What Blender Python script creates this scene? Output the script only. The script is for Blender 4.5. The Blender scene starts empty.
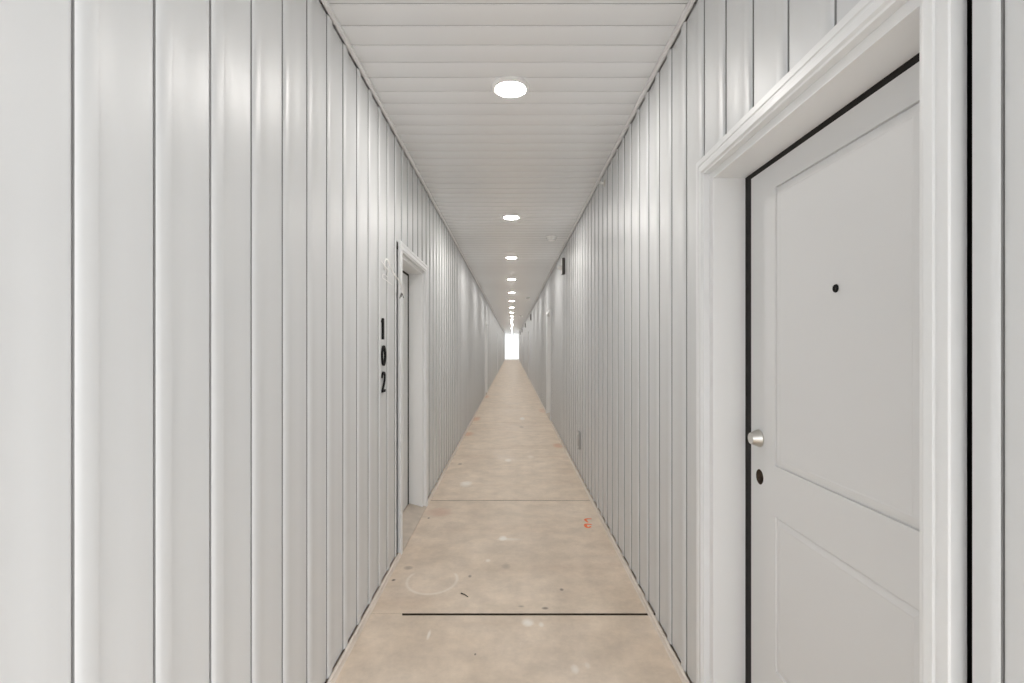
import bpy, bmesh, math, random
from mathutils import Vector
random.seed(7)
S = bpy.context.scene
COL = S.collection
F, CH, TOP = 505.0, 1.42, 2.84          # focal length in px, eye height, ceiling height
Y0, Y1 = -2.4, 55.0                     # near and far mouth of the corridor
YR = .45                                # the right wall starts here; the passage is open to daylight before it

# ------------------------------------------------------------------ materials
def new_mat(name):
    m = bpy.data.materials.new(name); m.use_nodes = True
    nt = m.node_tree
    return m, nt, nt.nodes['Principled BSDF']

def paint(name, col, rough=0.35, spec=0.5, var=0.03, streak=(9, 9, 0.6), bump=0.0, coat=0.0, metal=0.0):
    m, nt, b = new_mat(name)
    N, L = nt.nodes, nt.links
    tc = N.new('ShaderNodeTexCoord'); mp = N.new('ShaderNodeMapping')
    mp.inputs['Scale'].default_value = streak
    L.new(tc.outputs['Object'], mp.inputs['Vector'])
    nz = N.new('ShaderNodeTexNoise'); nz.inputs['Scale'].default_value = 2.0; nz.inputs['Detail'].default_value = 5
    L.new(mp.outputs[0], nz.inputs['Vector'])
    rp = N.new('ShaderNodeValToRGB')
    rp.color_ramp.elements[0].position = 0.3; rp.color_ramp.elements[1].position = 0.7
    a = [c * (1 - var) for c in col]; c2 = [min(1, c * (1 + var)) for c in col]
    rp.color_ramp.elements[0].color = (*a, 1); rp.color_ramp.elements[1].color = (*c2, 1)
    b.inputs['Base Color'].default_value = (*col, 1)
    if var: L.new(nz.outputs['Fac'], rp.inputs[0]); L.new(rp.outputs[0], b.inputs['Base Color'])
    mr = N.new('ShaderNodeMapRange'); mr.inputs['To Min'].default_value = rough * .85; mr.inputs['To Max'].default_value = rough * 1.15
    b.inputs['Roughness'].default_value = rough
    if var: L.new(nz.outputs['Fac'], mr.inputs['Value']); L.new(mr.outputs[0], b.inputs['Roughness'])
    b.inputs['Specular IOR Level'].default_value = spec
    b.inputs['Metallic'].default_value = metal
    if bump:
        bp = N.new('ShaderNodeBump'); bp.inputs['Strength'].default_value = bump; bp.inputs['Distance'].default_value = 0.002
        L.new(nz.outputs['Fac'], bp.inputs['Height']); L.new(bp.outputs[0], b.inputs['Normal'])
    return m

WALLC = (0.678, 0.692, 0.702)
M = {}
M['wall'] = paint('ribbed_panel_paint', WALLC, 0.42, 0.5, 0.008, (14, 14, 0.35), 0.04)
M['ceil'] = paint('soffit_panel_paint', (0.84, 0.855, 0.87), 0.22, 0.6, 0.0, (2, 2, 2), 0.0)
M['trimc'] = paint('ceiling_trim_paint', (0.82, 0.825, 0.83), 0.35)
M['base'] = paint('base_trim_beige', (0.74, 0.67, 0.60), 0.45, 0.4, 0.08, (5, 5, 5))  # light beige base trim, mottled at random
M['case'] = paint('casing_gloss_paint', (0.81, 0.825, 0.835), 0.40, 0.5, 0.0, (3, 3, 3))
M['jamb'] = paint('jamb_satin_paint', (0.85, 0.86, 0.865), 0.42, 0.4, 0.0)
M['door'] = paint('door_primer_grey', (0.735, 0.742, 0.748), 0.45, 0.4, 0.0, (2, 2, 2))
M['dark'] = paint('dark_sheathing_joint_shade', (0.014, 0.011, 0.010), 0.8, 0.2, 0.2)
M['joint'] = paint('painted_joint_shade', (0.28, 0.28, 0.28), 0.8, 0.1, 0.1)  # flat grey that paints the shade inside the wall panel joints
M['seal'] = paint('black_weather_seal', (0.010, 0.008, 0.008), 0.6, 0.3, 0.2)
M['nickel'] = paint('satin_nickel', (0.62, 0.61, 0.58), 0.3, 0.5, 0.02, metal=1.0)
M['black'] = paint('black_numeral', (0.004, 0.004, 0.0045), 0.6, 0.2, 0.1)
M['brown'] = paint('raw_wood_core', (0.085, 0.062, 0.045), 0.8, 0.2, 0.3, (30, 30, 30))
M['white'] = paint('white_plastic', (0.88, 0.88, 0.87), 0.35, 0.5, 0.01)
M['greybox'] = paint('grey_outlet_cover', (0.42, 0.42, 0.415), 0.4, 0.5, 0.03)
M['darkgrey'] = paint('dark_grey_fixture', (0.09, 0.08, 0.075), 0.45, 0.5, 0.05)
M['sill'] = paint('cement_sill', (0.56, 0.49, 0.42), 0.6, 0.3, 0.10, (6, 6, 6), 0.2)
M['orange'] = paint('orange_spray_paint', (0.86, 0.19, 0.06), 0.6, 0.3, 0.12, (30, 30, 30))
M['twig'] = paint('dark_wood_splinter', (0.03, 0.022, 0.016), 0.8, 0.2, 0.2)
M['render'] = paint('white_rendered_wall', (0.84, 0.85, 0.86), 0.8, 0.2, 0.02, (1, 1, 1))
M['ground'] = paint('pale_concrete_apron', (0.55, 0.54, 0.52), 0.8, 0.2, 0.05, (1, 1, 1))

m, nt, b = new_mat('lamp_diffuser')
b.inputs['Base Color'].default_value = (0.9, 0.9, 0.88, 1)
b.inputs['Emission Color'].default_value = (1.0, 0.962, 0.915, 1)
b.inputs['Emission Strength'].default_value = 215
M['lens'] = m

def floor_mat():
    m, nt, b = new_mat('stained_concrete_floor')
    N, L = nt.nodes, nt.links
    tc = N.new('ShaderNodeTexCoord')
    def noise(scale, detail, rough=0.55, vec=None, sc=(1, 1, 1)):
        mp = N.new('ShaderNodeMapping'); mp.inputs['Scale'].default_value = sc
        L.new(tc.outputs['Object'], mp.inputs[0])
        n = N.new('ShaderNodeTexNoise'); n.inputs['Scale'].default_value = scale
        n.inputs['Detail'].default_value = detail; n.inputs['Roughness'].default_value = rough
        L.new(mp.outputs[0], n.inputs['Vector']); return n
    def ramp(src, p0, p1, c0, c1):
        r = N.new('ShaderNodeValToRGB')
        r.color_ramp.elements[0].position = p0; r.color_ramp.elements[1].position = p1
        r.color_ramp.elements[0].color = (*c0, 1); r.color_ramp.elements[1].color = (*c1, 1)
        L.new(src, r.inputs[0]); return r.outputs[0]
    def mix(fac, a, bcol, mode='MIX'):
        x = N.new('ShaderNodeMix'); x.data_type = 'RGBA'; x.blend_type = mode
        if isinstance(fac, float): x.inputs[0].default_value = fac
        else: L.new(fac, x.inputs[0])
        for s, v in ((6, a), (7, bcol)):
            if isinstance(v, tuple): x.inputs[s].default_value = (*v, 1)
            else: L.new(v, x.inputs[s])
        return x.outputs[2]
    def mth(op, a, bb=None, clamp=False):
        x = N.new('ShaderNodeMath'); x.operation = op; x.use_clamp = clamp
        for i, v in enumerate((a, bb)):
            if v is None: continue
            if isinstance(v, (int, float)): x.inputs[i].default_value = v
            else: L.new(v, x.inputs[i])
        return x.outputs[0]
    n1 = noise(1.3, 6, 0.6); n2 = noise(5.5, 8, 0.65); n3 = noise(38, 6, 0.7); n4 = noise(1.0, 5, 0.6, sc=(0.7, 2.4, 1))
    c = ramp(n1.outputs['Fac'], 0.33, 0.68, (0.690, 0.570, 0.450), (0.825, 0.712, 0.598))
    c2 = ramp(n2.outputs['Fac'], 0.35, 0.66, (0.84, 0.84, 0.84), (1.05, 1.05, 1.05))
    c = mix(1.0, c, c2, 'MULTIPLY')
    c3 = ramp(n3.outputs['Fac'], 0.3, 0.7, (0.94, 0.94, 0.94), (1.03, 1.03, 1.03))
    c = mix(1.0, c, c3, 'MULTIPLY')
    c = mix(mth('MULTIPLY', ramp(n4.outputs['Fac'], 0.55, 0.72, (0, 0, 0), (1, 1, 1)), 0.22), c, (0.46, 0.30, 0.20))
    n5 = noise(9, 7, 0.7)
    c = mix(mth('MULTIPLY', ramp(n5.outputs['Fac'], 0.64, 0.70, (0, 0, 0), (1, 1, 1)), 0.30), c, (0.86, 0.80, 0.72))
    # individual stains, scuffs and specks that lie on the slab: x, y, rx, ry, colour, strength
    sp = N.new('ShaderNodeSeparateXYZ'); L.new(tc.outputs['Object'], sp.inputs[0])
    X, Y = sp.outputs[0], sp.outputs[1]
    W = (0.95, 0.91, 0.86); O = (0.62, 0.26, 0.12); D = (0.06, 0.045, 0.035); G = (0.30, 0.24, 0.19); P = (0.60, 0.38, 0.29)
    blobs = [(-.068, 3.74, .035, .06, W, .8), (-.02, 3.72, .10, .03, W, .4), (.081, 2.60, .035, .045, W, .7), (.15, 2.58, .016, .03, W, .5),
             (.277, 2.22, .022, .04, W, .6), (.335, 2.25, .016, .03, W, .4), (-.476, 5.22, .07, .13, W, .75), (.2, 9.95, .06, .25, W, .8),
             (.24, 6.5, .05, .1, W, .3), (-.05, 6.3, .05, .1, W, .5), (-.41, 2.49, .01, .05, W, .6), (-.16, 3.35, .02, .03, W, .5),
             (-.70, 9.9, .10, .35, O, .45), (-.72, 8.2, .12, .25, O, .42), (.66, 7.24, .09, .2, O, .45), (-.73, 14.3, .10, .5, O, .4),
             (-.62, 4.33, .13, .14, P, .45), (.69, 11.2, .12, .5, O, .25), (-.69, 4.18, .012, .02, D, .9), (-.72, 3.07, .014, .018, D, .85),
             (-.667, 3.24, .035, .035, G, .6), (.29, 2.95, .014, .02, D, .6), (-.04, 3.26, .035, .05, G, .45), (.18, 2.74, .02, .015, D, .6),
             (-.26, 3.12, .012, .02, D, .5), (.05, 2.76, .02, .012, D, .4), (-.17, 2.33, .006, .01, D, .8), (.17, 8.9, .05, .12, G, .6),
             (-.63, 6.1, .03, .06, G, .7), (-.5, 3.9, .2, .2, G, .12), (.2, 3.5, .35, .3, G, .12), (.3, 2.3, .3, .2, G, .10)]
    dn = mth('MULTIPLY', mth('SUBTRACT', n5.outputs['Fac'], 0.5), 1.6)
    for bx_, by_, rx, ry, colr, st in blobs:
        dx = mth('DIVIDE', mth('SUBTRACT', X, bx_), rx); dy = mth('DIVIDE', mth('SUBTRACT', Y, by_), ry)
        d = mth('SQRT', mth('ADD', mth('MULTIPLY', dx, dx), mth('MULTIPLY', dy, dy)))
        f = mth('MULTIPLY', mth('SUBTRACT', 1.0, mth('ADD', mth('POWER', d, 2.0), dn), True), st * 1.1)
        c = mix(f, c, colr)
    # pale round scuff
    dx = mth('SUBTRACT', X, -.485); dy = mth('MULTIPLY', mth('SUBTRACT', Y, 3.07), 0.86)
    d = mth('SQRT', mth('ADD', mth('MULTIPLY', dx, dx), mth('MULTIPLY', dy, dy)))
    ring = mth('SUBTRACT', 1.0, mth('DIVIDE', mth('ABSOLUTE', mth('SUBTRACT', d, .150)), .014), True)
    half = mth('LESS_THAN', Y, 3.16)
    c = mix(mth('MULTIPLY', mth('MULTIPLY', ring, half), mth('MULTIPLY', n2.outputs['Fac'], .85)), c, (0.95, 0.90, 0.84))
    L.new(c, b.inputs['Base Color'])
    rr = N.new('ShaderNodeMapRange'); rr.inputs['To Min'].default_value = 0.36; rr.inputs['To Max'].default_value = 0.70
    rr.inputs['From Min'].default_value = .3; rr.inputs['From Max'].default_value = .7
    L.new(n1.outputs['Fac'], rr.inputs['Value']); L.new(rr.outputs[0], b.inputs['Roughness'])
    b.inputs['Specular IOR Level'].default_value = 0.35
    bp = N.new('ShaderNodeBump'); bp.inputs['Strength'].default_value = 0.5; bp.inputs['Distance'].default_value = 0.004
    L.new(n2.outputs['Fac'], bp.inputs['Height']); L.new(bp.outputs[0], b.inputs['Normal'])
    return m
M['floor'] = floor_mat()

# ------------------------------------------------------------------ helpers
def build(name, bm, mats, parent=None, smooth=False, recalc=True):
    if recalc: bmesh.ops.recalc_face_normals(bm, faces=bm.faces)
    me = bpy.data.meshes.new(name); bm.to_mesh(me); bm.free()
    for mm in (mats if isinstance(mats, (list, tuple)) else [mats]): me.materials.append(M[mm])
    if smooth:
        for p in me.polygons: p.use_smooth = True
        me.set_sharp_from_angle(angle=math.radians(32))
    o = bpy.data.objects.new(name, me); COL.objects.link(o)
    if parent is not None: o.parent = parent
    return o
def struct(name, bm, mats, smooth=False, recalc=True):
    o = build(name, bm, mats, None, smooth, recalc); o['kind'] = 'structure'; return o
def empty(name, loc=(0, 0, 0)):
    e = bpy.data.objects.new(name, None); e.empty_display_size = .1; COL.objects.link(e); e.location = loc; return e
def tag(o, label, cat, group=None):
    o['label'] = label; o['category'] = cat
    if group: o['group'] = group
    return o
def box(bm, x0, x1, y0, y1, z0, z1, mi=0, bev=0.0):
    x0, x1 = min(x0, x1), max(x0, x1)
    v = [bm.verts.new((x, y, z)) for x in (x0, x1) for y in (y0, y1) for z in (z0, z1)]
    fs = []
    for q in ((0, 1, 3, 2), (4, 6, 7, 5), (0, 4, 5, 1), (2, 3, 7, 6), (0, 2, 6, 4), (1, 5, 7, 3)):
        f = bm.faces.new([v[i] for i in q]); f.material_index = mi; fs.append(f)
    if bev:
        es = list({e for f in fs for e in f.edges})
        bmesh.ops.bevel(bm, geom=es, offset=bev, segments=2, affect='EDGES', profile=.5)
def tube(bm, pts, r, n=8, r_end=None, mi=0):
    pts = [Vector(p) for p in pts]; rings = []
    for i, p in enumerate(pts):
        t = (pts[min(i + 1, len(pts) - 1)] - pts[max(i - 1, 0)]).normalized()
        up = Vector((0, 0, 1)) if abs(t.z) < .9 else Vector((1, 0, 0))
        a = t.cross(up).normalized(); c = t.cross(a)
        rr = r if r_end is None else r + (r_end - r) * i / (len(pts) - 1)
        rings.append([bm.verts.new(p + (a * math.cos(k * 2 * math.pi / n) + c * math.sin(k * 2 * math.pi / n)) * rr) for k in range(n)])
    for i in range(len(rings) - 1):
        for k in range(n):
            f = bm.faces.new((rings[i][k], rings[i][(k + 1) % n], rings[i + 1][(k + 1) % n], rings[i + 1][k])); f.material_index = mi
    bm.faces.new(rings[0]).material_index = mi; bm.faces.new(rings[-1]).material_index = mi
def lathe(bm, prof, centre, axis, n=32, mi=0):
    """prof: list of (distance along axis, radius)"""
    ax = Vector(axis); c = Vector(centre)
    u = Vector((0, 0, 1)) if abs(ax.z) < .9 else Vector((1, 0, 0)); w = ax.cross(u)
    rings = []
    for h, r in prof:
        if r < 1e-6: rings.append([bm.verts.new(c + ax * h)])
        else: rings.append([bm.verts.new(c + ax * h + (u * math.cos(k * 2 * math.pi / n) + w * math.sin(k * 2 * math.pi / n)) * r) for k in range(n)])
    for a, bb in zip(rings, rings[1:]):
        for k in range(n):
            if len(a) == 1 and len(bb) == 1: continue
            if len(a) == 1: f = bm.faces.new((a[0], bb[k], bb[(k + 1) % n]))
            elif len(bb) == 1: f = bm.faces.new((a[k], a[(k + 1) % n], bb[0]))
            else: f = bm.faces.new((a[k], a[(k + 1) % n], bb[(k + 1) % n], bb[k]))
            f.material_index = mi
def smooth_pts(pts, k=6):
    P = [Vector(p) for p in pts]; out = []
    for i in range(len(P) - 1):
        a, b_, c, d = P[max(i - 1, 0)], P[i], P[i + 1], P[min(i + 2, len(P) - 1)]
        for j in range(k):
            t = j / k
            out.append(.5 * ((2 * b_) + (c - a) * t + (2 * a - 5 * b_ + 4 * c - d) * t * t + (3 * b_ - a - 3 * c + d) * t ** 3))
    out.append(P[-1]); return out

# ------------------------------------------------------------------ layout
SIDE = {-1: dict(R=.770, P=.2039, g0=.8942, y0=Y0), 1: dict(R=.740, P=.1990, g0=.7690, y0=YR)}
DOORS = {1: [(.834, 1.985), (9.57, 10.70), (21.7, 22.83), (33.6, 34.73), (45.4, 46.53)],
         -1: [(3.42, 4.515), (14.36, 15.46), (26.3, 27.4), (38.2, 39.3)]}
DH = 2.14; CW = .064; GAP = .022
T_J, T_S = .098, .136             # where the jamb face and the slab edge stand, from the outer casing edge

def gap(s, a): return .055 if (s < 0 and a < 5) else GAP
def tz(t):                              # the head members sit a little closer together than the side ones
    for (a, za), (b_, zb_) in (((-9, -9), (CW, CW)), ((CW, CW), (T_J, .0905)), ((T_J, .0905), (T_S, .104)), ((T_S, .104), (1, .968))):
        if t <= b_: return za + (zb_ - za) * (t - a) / (b_ - a)

# ------------------------------------------------------------------ walls (ribbed upright panels on dark sheathing)
def make_wall(s, name):
    R, P, g0 = SIDE[s]['R'], SIDE[s]['P'], SIDE[s]['g0']
    pts = []                                            # (y, d) with d measured from the raised rib into the wall
    YS = SIDE[s]['y0']; k0 = int(math.floor((YS - g0) / P)) + 1; k1 = int((Y1 - g0) / P)
    for k in range(k0, k1):
        g = g0 + k * P
        a, c = random.uniform(-.0011, .0011), random.uniform(-.0011, .0011)
        m_ = random.uniform(-.0006, .0006); e = random.uniform(-.0004, .0004)
        pts += [(g - .0004, .0200), (g + .0018, .0200), (g + .0020, .0063), (g + .0030, .0050), (g + .0085, .0014 + e), (g + .0135, e), (g + .047, -e), (g + .049, .0004),
                (g + .0535, .0078 + a * .3), (g + .056, .0085 + a * .5), (g + .5 * P + .02, .0085 + m_), (g + P - .006, .0085 + c * .5), (g + P - .0022, .0088), (g + P - .0008, .0096)]
    cuts = []
    for (a, bb) in DOORS[s]: cuts += [a - gap(s, a), bb - .01]
    def interp(y):
        for (ya, da), (yb, db) in zip(pts, pts[1:]):
            if ya <= y <= yb and yb > ya: return da + (db - da) * (y - ya) / (yb - ya)
        return .007
    extra = [(y, interp(y)) for y in cuts]
    allp = sorted(pts + extra, key=lambda q: q[0])
    bm = bmesh.new()
    zt = TOP - .026; zb0 = .024
    def zb(y):
        for (a, bb) in DOORS[s]:
            if a - gap(s, a) < y < bb - .01: return DH - .01
        return zb0
    prev = None
    for (ya, da), (yb, db) in zip(allp, allp[1:]):
        if yb - ya < 1e-6: continue
        z0 = zb((ya + yb) / 2)
        if prev and prev[0] == z0: v0, v1 = prev[1], prev[2]
        else: v0 = bm.verts.new((s * (R + da), ya, z0)); v1 = bm.verts.new((s * (R + da), ya, zt))
        v2 = bm.verts.new((s * (R + db), yb, z0)); v3 = bm.verts.new((s * (R + db), yb, zt))
        q = (v0, v1, v3, v2) if s < 0 else (v0, v2, v3, v1)
        f = bm.faces.new(q)
        if max(da, db) > .015: f.material_index = 2      # open joint between two panels, its shade painted on as grey
        prev = (z0, v2, v3)
    # dark sheathing with the door recesses left out, then the solid wall behind
    y = YS
    for (a, bb) in DOORS[s] + [(Y1 + .1, Y1 + .2)]:
        box(bm, s * (R + .026), s * (R + .20), y, min(a + .02, Y1), 0, TOP + .02, 1)
        if a < Y1: box(bm, s * (R + .026), s * (R + .20), a + .02, bb - .02, DH - .02, TOP + .02, 1)
        y = bb - .02
    box(bm, s * (R + .20), s * (R + .34), YS, Y1, 0, TOP + .12, 1)
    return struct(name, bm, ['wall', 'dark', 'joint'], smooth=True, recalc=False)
make_wall(-1, 'wall_left'); make_wall(1, 'wall_right')

# ------------------------------------------------------------------ ceiling of crosswise panels
bm = bmesh.new()
CP, c0 = .1435, 2.094
prof = []
k = int((Y0 - c0) / CP)
while c0 + k * CP < Y1:
    g = c0 + k * CP; e = random.uniform(-.0005, .0005)
    for a_ in (0, 25, 50, 75): prof.append((g - .0050 + .0032 * math.sin(math.radians(a_)), .0032 * (1 - math.cos(math.radians(a_)))))
    prof += [(g - .0016, .0110), (g + .0026, .0140), (g + .0028, .0040)]
    for a_ in (75, 62, 40, 20, 0): prof.append((g + .0066 - .0036 * math.sin(math.radians(a_)), .0036 * (1 - math.cos(math.radians(a_)))))
    for t in (.22, .36, .5, .64, .78, .92):
        prof.append((g + t * CP, -.0042 * math.sin(math.pi * t) + e * math.sin(2 * math.pi * t)))
    k += 1
vs = None
for (y, d) in prof:
    y = max(Y0, min(Y1, y))
    w = [bm.verts.new((x, y, TOP + d)) for x in (-.86, .86)]
    if vs:
        f = bm.faces.new((vs[0], w[0], w[1], vs[1]))
        if max(d, dprev) > .0105: f.material_index = 2  # slot faces coloured dark to paint in the joint's shade
    vs = w; dprev = d
bm.normal_update()
for f in bm.faces:
    if f.normal.z > 1e-6: f.normal_flip()
box(bm, -1.2, 1.2, Y0, Y1, TOP + .03, TOP + .12, 1)
struct('ceiling', bm, ['ceil', 'dark', 'dark'], smooth=True, recalc=False)

# ------------------------------------------------------------------ floor slabs with joints
bm = bmesh.new()
joints = [(.25, .004), (2.68, .011), (4.66, .006), (7.05, .003), (9.46, .006), (11.62, .007)] + [(14.1 + 2.4 * i, .006) for i in range(17)]
prof = [(Y0, 0.0)]
for j, w in joints:
    prof += [(j - w - .002, 0), (j - w, -.002), (j - w + .0005, -.03), (j + w - .0005, -.03), (j + w, -.002), (j + w + .002, 0)]
prof.append((Y1, 0.0)); vs = None; mi = 0
XE = .80
for i, (y, d) in enumerate(prof):
    w = [bm.verts.new((x, y, d)) for x in (-1.0, 1.0)]
    if vs:
        f = bm.faces.new((vs[0], vs[1], w[1], w[0])); f.material_index = 1 if (d < -.01 or prof[i - 1][1] < -.01) else 0
    vs = w
box(bm, -1.0, -.585, 2.666, 2.694, -.02, -.0025, 0)       # the mortar that still fills the left end of the first joint
struct('floor', bm, ['floor', 'brown'], recalc=False)
bm = bmesh.new()
box(bm, -40, 40, Y0 - 60, Y1 + 60, -.30, -.035)
g = struct('ground', bm, 'ground')
bm = bmesh.new(); box(bm, -9, 9, Y1 + 3.2, Y1 + 3.5, -.04, 5.2, bev=.02); box(bm, -9.05, 9.05, Y1 + 3.1, Y1 + 3.6, 5.2, 5.3)  # pale wall added past the exit to block the bright sky
struct('added_wall_beyond', bm, 'render')
bm = bmesh.new(); box(bm, -2.0, 2.0, Y1, Y1 + 3.1, TOP + .03, TOP + .12, bev=.01)  # unseen roof slab added to keep sky light off the end wall
struct('added_roof_blocker', bm, 'render')

# ------------------------------------------------------------------ base and ceiling trims
def run(bm, prof, ya, yb):
    a = [bm.verts.new((x, ya, z)) for x, z in prof]; b_ = [bm.verts.new((x, yb, z)) for x, z in prof]; n = len(prof)
    for i in range(n): bm.faces.new((a[i], a[(i + 1) % n], b_[(i + 1) % n], b_[i]))
    bm.faces.new(a); bm.faces.new(b_)
for s, nm in ((-1, 'left'), (1, 'right')):
    R = SIDE[s]['R']; bm = bmesh.new()
    pf = [(s * (R - .001), 0.0), (s * (R - .001), .024), (s * (R - .013), .024), (s * (R - .0155), .0215), (s * (R - .018), .006), (s * (R - .021), .004), (s * (R - .021), 0.0)]
    y = SIDE[s]['y0']
    for (a, bb) in DOORS[s] + [(Y1, Y1)]:
        run(bm, pf, y, a - .0005 if a < Y1 else Y1); y = bb + .0005
    struct('baseboard_' + nm, bm, 'base')
    bm = bmesh.new()
    pf = [(s * (R - .001), TOP - .001), (s * (R - .001), TOP - .026), (s * (R - .014), TOP - .026), (s * (R - .017), TOP - .023), (s * (R - .017), TOP - .006), (s * (R - .013), TOP - .004), (s * (R - .013), TOP - .001)]
    run(bm, pf, SIDE[s]['y0'], Y1)
    struct('trim_' + ('1' if s < 0 else '2'), bm, 'trimc')

# the corner board where the right wall starts
bm = bmesh.new(); box(bm, .728, 1.09, YR - .02, YR + .001, 0, TOP - .03, bev=.002); box(bm, .728, .742, YR - .02, YR + .07, 0, TOP - .03, bev=.002)
struct('trim_3', bm, 'case')

# ------------------------------------------------------------------ doors
def sweep_u(bm, prof, s, y0, y1, H, zb=0.0):
    """closed section (t from the outer edge inwards, d into the wall) swept up, across and down with mitres"""
    R = SIDE[s]['R']; rows = []
    for t, d in prof:
        rows.append([bm.verts.new((s * (R + d), yy, zz)) for yy, zz in ((y0 + t, zb), (y0 + t, H - tz(t)), (y1 - t, H - tz(t)), (y1 - t, zb))])
    n = len(rows)
    for i in range(n):
        a, b_ = rows[i], rows[(i + 1) % n]
        for j in range(3): bm.faces.new((a[j], a[j + 1], b_[j + 1], b_[j]))
    bm.faces.new([r[0] for r in rows]); bm.faces.new([r[3] for r in rows])

def make_slab(s, y0, y1, parent, bore):
    R = SIDE[s]['R']; D0 = .134; zb, zt = .052, DH - tz(T_S)
    ya, yb = y0 + T_S, y1 - T_S
    p0, p1 = ya + .105, yb - .172
    pz = [(.34, .855), (1.022, zt - .087)]
    hy, hz = yb - .067, .96
    hole = (hy - .06, hy + .06, hz - .055, hz + .055)
    ys = sorted({ya, p0, p1, yb, hole[0], hole[1]}); zs = sorted({zb, .34, .855, hole[2], hole[3], 1.022, zt - .087, zt})
    bm = bmesh.new(); X = lambda d: s * (R + d)
    V = {}
    def v(y, z, d=D0):
        k = (round(y, 5), round(z, 5), round(d, 5))
        if k not in V: V[k] = bm.verts.new((X(d), y, z))
        return V[k]
    for a, b_ in zip(ys, ys[1:]):
        for c, d in zip(zs, zs[1:]):
            my, mz = (a + b_) / 2, (c + d) / 2
            if p0 < my < p1 and any(q0 < mz < q1 for q0, q1 in pz): continue
            if bore and hole[0] < my < hole[1] and hole[2] < mz < hole[3]: continue
            bm.faces.new((v(a, c), v(b_, c), v(b_, d), v(a, d)))
    for q0, q1 in pz:                                   # moulded recesses
        loops = []
        steps = ((0, 0), (.0008, .008), (.0034, .008), (.0042, .0035), (.026, .0008), (.030, .0018)) if q0 > .9 else ((0, 0), (.002, .0055), (.006, .0060), (.026, .0015), (.030, .0022))
        for ins, dd in steps:
            loops.append([(p0 + ins, q0 + ins), (p1 - ins, q0 + ins), (p1 - ins, q1 - ins), (p0 + ins, q1 - ins), D0 + dd])
        zc = [z for z in zs if q0 <= z <= q1]; yc = [y for y in ys if p0 <= y <= p1]
        for la, lb in zip(loops, loops[1:]):
            for i in range(4):
                a, b_ = la[i], la[(i + 1) % 4]; c, d = lb[i], lb[(i + 1) % 4]
                bm.faces.new((bm.verts.new((X(la[4]), *a)), bm.verts.new((X(la[4]), *b_)), bm.verts.new((X(lb[4]), *d)), bm.verts.new((X(lb[4]), *c))))
        l = loops[-1]; bm.faces.new([bm.verts.new((X(l[4]), *l[i])) for i in range(4)])
    if bore:
        n = 32; rad = .0265; outer = []; inner = []; deep = []
        for k in range(n):
            a = 2 * math.pi * k / n; cy, cz = math.cos(a), math.sin(a)
            q = min(.06 / max(abs(cy), 1e-9), .055 / max(abs(cz), 1e-9))
            outer.append(bm.verts.new((X(D0), hy + cy * q, hz + cz * q)))
            inner.append(bm.verts.new((X(D0), hy + cy * rad, hz + cz * rad)))
            deep.append(bm.verts.new((X(D0 + .036), hy + cy * rad, hz + cz * rad)))
        cor = [bm.verts.new((X(D0), hy + i * .06, hz + j * .055)) for i, j in ((1, 1), (-1, 1), (-1, -1), (1, -1))]
        for k in range(n):
            bm.faces.new((outer[k], outer[(k + 1) % n], inner[(k + 1) % n], inner[k]))
            f = bm.faces.new((inner[k], inner[(k + 1) % n], deep[(k + 1) % n], deep[k])); f.material_index = 1
            qa, qb = outer[k].co, outer[(k + 1) % n].co                     # fill the square's corners
            if abs(abs(qa.y - hy) - abs(qb.y - hy)) > 1e-6 and abs(abs(qa.z - hz) - abs(qb.z - hz)) > 1e-6:
                ci = min(cor, key=lambda c_: (c_.co - (qa + qb) / 2).length)
                try: bm.faces.new((outer[k], ci, outer[(k + 1) % n]))
                except ValueError: pass
        f = bm.faces.new(deep); f.material_index = 2
    # edges and back
    b0, b1 = X(D0), X(D0 + .044)
    def quad(*p): bm.faces.new([bm.verts.new(q) for q in p])
    quad((b0, ya, zb), (b1, ya, zb), (b1, ya, zt), (b0, ya, zt)); quad((b0, yb, zb), (b1, yb, zb), (b1, yb, zt), (b0, yb, zt))
    quad((b0, ya, zb), (b1, ya, zb), (b1, yb, zb), (b0, yb, zb)); quad((b0, ya, zt), (b1, ya, zt), (b1, yb, zt), (b0, yb, zt))
    quad((b1, ya, zb), (b1, yb, zb), (b1, yb, zt), (b1, ya, zt))
    bmesh.ops.remove_doubles(bm, verts=bm.verts, dist=1e-5)
    slab = build('door_slab', bm, ['door', 'brown', 'seal'], parent)
    if bore:
        nx = (-s, 0, 0)
        bm = bmesh.new()
        lathe(bm, [(0, .0), (0, .0300), (.004, .0312), (.006, .0305), (.030, .0205), (.033, .0190), (.033, .0155), (.0315, .0145), (.0315, .0)], (X(D0), yb - .067, 1.096), nx)
        box(bm, X(D0 - .0312), X(D0 - .0325), yb - .0685, yb - .0655, 1.089, 1.103, 0)
        build('deadbolt', bm, 'nickel', slab, smooth=True)
        bm = bmesh.new()
        lathe(bm, [(0, .0), (0, .0115), (.003, .0105), (.003, .0065), (.0015, .006), (.0015, 0)], (X(D0 + .0010), yb - .485, 1.577), nx, 24)
        build('peephole', bm, 'black', slab, smooth=True)
        bm = bmesh.new()
        lathe(bm, [(0, 0), (0, .011), (.016, .011), (.016, .006), (.016, 0)], (X(D0 + .036), hy - .008, hz - .010), nx, 16)
        box(bm, X(D0 + .016), X(D0 + .026), hy, hy + .026, hz - .007, hz + .007)
        build('latch', bm, 'brown', slab)
    return slab

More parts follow.
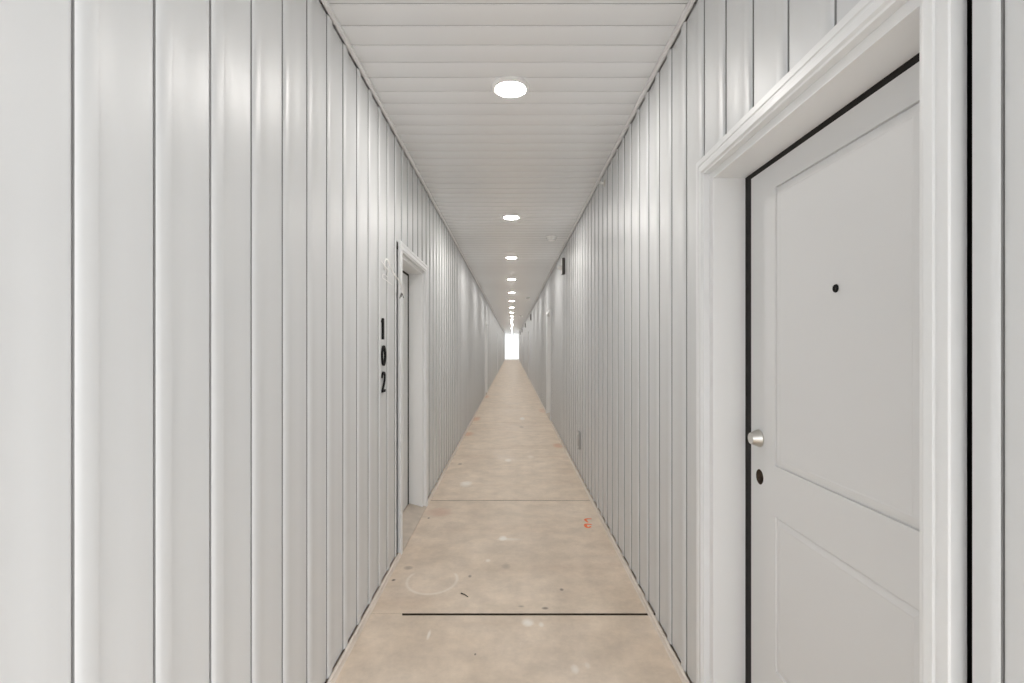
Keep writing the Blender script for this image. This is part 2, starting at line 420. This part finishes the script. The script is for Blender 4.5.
def make_door(n, s, y0, y1):
    root = empty('door_%d' % n, (0, 0, 0)); root['kind'] = 'structure'
    bm = bmesh.new()
    sweep_u(bm, [(0, .002 if gap(s, y0) > .05 else .0115), (0, -.015), (.003, -.018), (.022, -.018), (.025, -.0155), (.030, -.0155), (.034, -.018), (.052, -.018), (.058, -.012), (CW, -.011), (CW, .0115)], s, y0, y1, DH)
    build('door_casing', bm, 'case', root)
    bm = bmesh.new()
    sweep_u(bm, [(CW - .012, .012), (T_J, .012), (T_J, .185), (CW - .012, .185)], s, y0, y1, DH)
    build('door_jamb', bm, 'jamb', root)
    bm = bmesh.new()
    sweep_u(bm, [(T_J, .1320), (T_J + .012, .1320), (T_J + .014, .1328), (T_S + .004, .1338), (T_S + .004, .150), (T_J, .150)], s, y0, y1, DH, .03)
    build('weather_seal', bm, 'seal', root)
    R = SIDE[s]['R']; bm = bmesh.new()
    pf = [(s * (R - .017), 0), (s * (R - .017), .006), (s * (R - .012), .010), (s * (R + .10), .040), (s * (R + .120), .046), (s * (R + .18), .046), (s * (R + .18), 0)]
    run(bm, pf, y0 + CW, y1 - CW)
    build('threshold', bm, 'sill', root)
    make_slab(s, y0, y1, root, s > 0)
n = 1
for s in (1, -1):
    for (a, bb) in DOORS[s]:
        make_door(n, s, a, bb); n += 1

# ------------------------------------------------------------------ recessed lights
ORD = ['first', 'second', 'third', 'fourth', 'fifth', 'sixth', 'seventh', 'eighth', 'ninth', 'tenth', 'eleventh', 'twelfth', 'thirteenth', 'fourteenth',
       'fifteenth', 'sixteenth', 'seventeenth', 'eighteenth', 'nineteenth', 'twentieth']
def make_light():
    r = empty('ceiling_light')
    bm = bmesh.new()
    lathe(bm, [(-.010, .104), (.0, .104), (.005, .102), (.012, .093), (.013, .086), (.009, .080), (.004, .078), (-.010, .078)], (0, 0, 0), (0, 0, -1), 48)
    build('trim_ring', bm, 'white', r, smooth=True)
    bm = bmesh.new()
    lathe(bm, [(-.010, 0), (-.010, .0775), (.004, .0785), (.010, .072), (.013, .055), (.016, .03), (.017, 0)], (0, 0, 0), (0, 0, -1), 48)
    build('diffuser', bm, 'lens', r, smooth=True)
    return r
ys = [2.755, 5.50, 7.99, 10.58, 13.18, 15.6, 18.2, 20.9]
while ys[-1] < 52: ys.append(ys[-1] + 2.6)
src = make_light()
for i, y in enumerate(ys):
    if i == 0: r = src
    else:
        r = src.copy(); COL.objects.link(r)
        for ch in src.children:
            c = ch.copy(); COL.objects.link(c); c.parent = r
    r.location = (-.008, y, TOP - .0075)
    lab = 'round glowing recessed light, %s along the ceiling counted from the near end' % ORD[i] if i else 'large round glowing recessed light nearest the viewer, in the striped ceiling'
    tag(r, lab, 'ceiling light', 'round recessed lights along the middle of the ceiling')

# ------------------------------------------------------------------ smoke detectors
for i, (x, y) in enumerate([(.508, 6.50), (.455, 14.6), (.43, 23.5)]):
    if i == 0:
        bm = bmesh.new()
        lathe(bm, [(-.002, .066), (.012, .066), (.014, .062), (.018, .060), (.046, .050), (.054, .040), (.056, 0)], (0, 0, 0), (0, 0, -1), 32)
        sd = build('smoke_detector', bm, 'white', smooth=True); o = sd
    else:
        o = sd.copy(); COL.objects.link(o)
    o.location = (x, y, TOP - .003)
    tag(o, 'white round smoke detector right of the lights, ' + ['nearest of the three', 'second of the three', 'farthest of the three'][i], 'smoke detector', 'smoke detectors on the ceiling')

# ------------------------------------------------------------------ sprinkler on the right wall
R = SIDE[1]['R']
sp = empty('sprinkler_head', (R + .004, 4.05, CH + 163.3 * 4.05 / F))
bm = bmesh.new(); lathe(bm, [(0, .030), (.003, .030), (.008, .020), (.010, .012), (.010, 0)], (0, 0, 0), (-1, 0, 0), 24)
build('escutcheon', bm, 'nickel', sp, smooth=True)
bm = bmesh.new(); lathe(bm, [(.008, .010), (.030, .010), (.030, .006), (.045, .006), (.045, 0)], (0, 0, 0), (-1, 0, 0), 16)
box(bm, -.058, -.028, -.012, .012, .010, .012); box(bm, -.058, -.055, -.014, .014, -.012, .012)
tube(bm, [(-.030, .008, 0), (-.045, .011, 0), (-.056, .004, 0)], .002); tube(bm, [(-.030, -.008, 0), (-.045, -.011, 0), (-.056, -.004, 0)], .002)
build('nozzle', bm, 'white', sp)
tag(sp, 'small white sidewall sprinkler head high on the right wall just under the ceiling trim', 'sprinkler')

# ------------------------------------------------------------------ wall fixtures high on the right wall
def make_fixture():
    r = empty('wall_fixture')
    bm = bmesh.new(); box(bm, 0, -.040, -.06, .06, -.115, .115, bev=.006)
    build('back_box', bm, 'darkgrey', r)
    bm = bmesh.new(); box(bm, -.040, -.046, -.055, .055, -.105, .105, bev=.002)
    lathe(bm, [(.044, .034), (.070, .034), (.092, .028), (.104, .014), (.106, 0)], (0, 0, -.012), (-1, 0, 0), 24)
    build('front_lens', bm, 'white', r, smooth=True)
    return r
for i, y in enumerate([7.16, 19.5, 27.2, 36.0, 44.0]):
    if i == 0: fx = r = make_fixture()
    else:
        r = fx.copy(); COL.objects.link(r)
        for ch in fx.children:
            c = ch.copy(); COL.objects.link(c); c.parent = r
    r.location = (R + .006, y, 2.555)
    tag(r, ['dark-sided box with pale domed front high on right wall, nearest of its row', 'second nearest dark box in the row high on the right wall', 'third dark box in the row high on the right wall',
            'fourth dark box in the row high on the right wall', 'farthest tiny dark box high on the right wall by the bright end'][i], 'wall fixture', 'dark boxes high on the right wall')

# ------------------------------------------------------------------ outlet cover low on the right wall
oc = empty('outlet_cover', (R + .006, 5.54, .395))
bm = bmesh.new(); box(bm, 0, -.022, -.055, .055, -.095, .095, bev=.004); build('cover_box', bm, 'greybox', oc)
for z in (-.072, .072):
    bm = bmesh.new(); lathe(bm, [(.021, 0), (.021, .010), (.027, .009), (.028, 0)], (0, -.02, z), (-1, 0, 0), 16)
    build('screw_cap', bm, 'white', oc, smooth=True)
tag(oc, 'grey weatherproof outlet cover low on the right wall above the base trim', 'outlet cover')

# ------------------------------------------------------------------ numerals on the left wall
def ribbon(bm, pts, w, d0, d1, closed=False):
    n = len(pts); L_, R_ = [], []
    for i, (y, z) in enumerate(pts):
        a = pts[(i - 1) % n] if (closed or i) else pts[i]; c = pts[(i + 1) % n] if (closed or i < n - 1) else pts[i]
        tx, tz = c[0] - a[0], c[1] - a[1]; l = math.hypot(tx, tz) or 1; nx, nz = -tz / l, tx / l
        L_.append((y + nx * w / 2, z + nz * w / 2)); R_.append((y - nx * w / 2, z - nz * w / 2))
    m_ = n if closed else n - 1
    V = [[bm.verts.new((d, *p)) for p in q] for q in (L_, R_) for d in (d0, d1)]
    for i in range(m_):
        j = (i + 1) % n
        for a, c in ((0, 1), (1, 3), (3, 2), (2, 0)): bm.faces.new((V[a][i], V[a][j], V[c][j], V[c][i]))
    if not closed:
        for i in (0, n - 1): bm.faces.new((V[0][i], V[1][i], V[3][i], V[2][i]))
yN = 2.955; RL = SIDE[-1]['R']
zc = lambda ypx: CH - (ypx - 346.5) * yN / F
one = [(-.018, .040), (.002, .060), (.002, -.061)]
zero = [(.034 * math.sin(t * math.pi / 14) * 1.05, .053 * math.cos(t * math.pi / 14)) for t in range(28)]
two = smooth_pts([(-.033, .024, 0), (-.026, .044, 0), (0, .054, 0), (.027, .044, 0), (.031, .020, 0), (.012, -.014, 0), (-.030, -.052, 0)], 5)
two = [(p.x, p.y) for p in two]
for nm, ypx, word in (('1', 329, 'uppermost of the three numerals'), ('0', 355.8, 'between the 1 and the 2'), ('2', 382.5, 'lowest of the three numerals')):
    bm = bmesh.new()
    if nm == '1': ribbon(bm, one[:2], .016, 0, .012); box(bm, 0, .012, -.011, .011, -.061, .062)
    if nm == '0': ribbon(bm, zero, .016, 0, .011, True)
    if nm == '2': ribbon(bm, two, .014, 0, .009); box(bm, 0, .0091, -.036, .036, -.061, -.046)
    o = build('house_number', bm, 'black'); o.location = (-RL - .0005, yN + (.055 if nm != '1' else .035), zc(ypx))
    tag(o, 'black number %s on the left wall before the door, %s' % (nm, word), 'number', 'door numbers on the left wall')

# ------------------------------------------------------------------ loose wire beside the left door
def lp(px, py, y, dx=0): return ((px - 512) * y / F + dx, y, CH - (py - 346.5) * y / F)
bm = bmesh.new()
tube(bm, smooth_pts([(-.776, 3.10, 1.89), lp(384.5, 264, 3.02), lp(386.3, 259, 3.04), lp(388.8, 262, 3.07), lp(391, 268, 3.12), lp(395, 275.5, 3.18), lp(399, 280.5, 3.26), lp(401.3, 286, 3.34), lp(402, 293, 3.37)], 5), .0045, 8)
tube(bm, smooth_pts([lp(381.3, 260.5, 2.99), lp(385, 266, 3.02), lp(388, 270, 3.06), (-.770, 3.12, 1.86)], 5), .0022, 8)
w = build('cable_sheath', bm, 'white', smooth=True)
cb = empty('loose_cable', (0, 0, 0)); w.parent = cb
bm = bmesh.new()
tube(bm, smooth_pts([(-.770, 3.13, 1.85), lp(383.8, 274, 3.0), lp(382.6, 277.5, 2.98), lp(386.5, 280.5, 3.06), lp(392.5, 285, 3.18)], 5), .0018, 8)
build('ground_wire', bm, 'white', cb, smooth=True)
bm = bmesh.new()
for a, c in (((401.6, 292), (399.8, 298.5)), ((401.6, 292), (403.6, 298)), ((401.4, 292), (401.4, 297))):
    tube(bm, [lp(*a, 3.37), lp(*c, 3.37)], .0028, 8)
build('wire_end', bm, 'darkgrey', cb)
tag(cb, 'thin white loose cable poking out of the left wall above the door numbers', 'cable')

# ------------------------------------------------------------------ marks and litter on the floor
def fp(px, py): y = F * CH / (py - 346.5); return ((px - 512) * y / F, y)
bm = bmesh.new()
def stroke(pts, w, z=.0012):
    P = [fp(560 + a / 15.18, 500 + c / 15.18) for a, c in pts]
    P = [(p.x, p.y) for p in smooth_pts([(a, c, 0) for a, c in P], 6)]
    V = []
    for i, (x, y) in enumerate(P):
        a, c = P[max(i - 1, 0)], P[min(i + 1, len(P) - 1)]; tx, ty = c[0] - a[0], c[1] - a[1]; l = math.hypot(tx, ty)
        ww = w * (.6 + .5 * math.sin(math.pi * i / (len(P) - 1))) / 2
        V.append([bm.verts.new((x - ty / l * ww * q, y + tx / l * ww * q, zz)) for q, zz in ((1, 0), (1, z), (-1, z), (-1, 0))])
    for a, c in zip(V, V[1:]):
        for k in range(4): bm.faces.new((a[k], a[(k + 1) % 4], c[(k + 1) % 4], c[k]))
    bm.faces.new(V[0]); bm.faces.new(V[-1])
stroke([(480, 288), (430, 286), (385, 294), (400, 320), (425, 340)], .018, .0012)
stroke([(480, 378), (430, 368), (390, 372), (392, 400), (425, 420), (470, 402)], .022, .0014)
tag(build('spray_mark', bm, 'orange'), 'orange spray-painted squiggle on the concrete near the right wall', 'paint mark')
bm = bmesh.new()
a, c = fp(461, 593.6), fp(468, 597.2)
tube(bm, [(a[0], a[1], .003), ((a[0] + c[0]) / 2, (a[1] + c[1]) / 2 + .004, .0035), (c[0], c[1], .0025)], .003, 6, .0018)
tag(build('wood_splinter', bm, 'twig'), 'short dark splinter lying on the concrete left of centre before the first joint', 'splinter')

# ------------------------------------------------------------------ daylight, camera, colour
wd = bpy.data.worlds.new('World'); S.world = wd; wd.use_nodes = True
bg = wd.node_tree.nodes['Background']; bg.inputs[0].default_value = (0.985, 0.99, 1.0, 1); bg.inputs[1].default_value = 3.35

cam = bpy.data.cameras.new('Camera'); co = bpy.data.objects.new('Camera', cam); COL.objects.link(co)
cam.sensor_width = 36; cam.lens = F / 1024 * 36; cam.shift_y = 5 / 1024; cam.clip_start = .02; cam.clip_end = 300
co.location = (0, 0, CH); co.rotation_euler = (math.pi / 2, 0, 0)
S.camera = co
S.view_settings.view_transform = 'Standard'; S.view_settings.look = 'None'
S.view_settings.exposure = 0; S.view_settings.gamma = 1; S.view_settings.use_curve_mapping = False
try:
    S.cycles.use_denoising = True; S.cycles.max_bounces = 14; S.cycles.diffuse_bounces = 10; S.cycles.glossy_bounces = 6
    S.cycles.use_light_tree = True; S.cycles.sample_clamp_indirect = 10; S.cycles.caustics_reflective = True
except Exception as e: print(e)
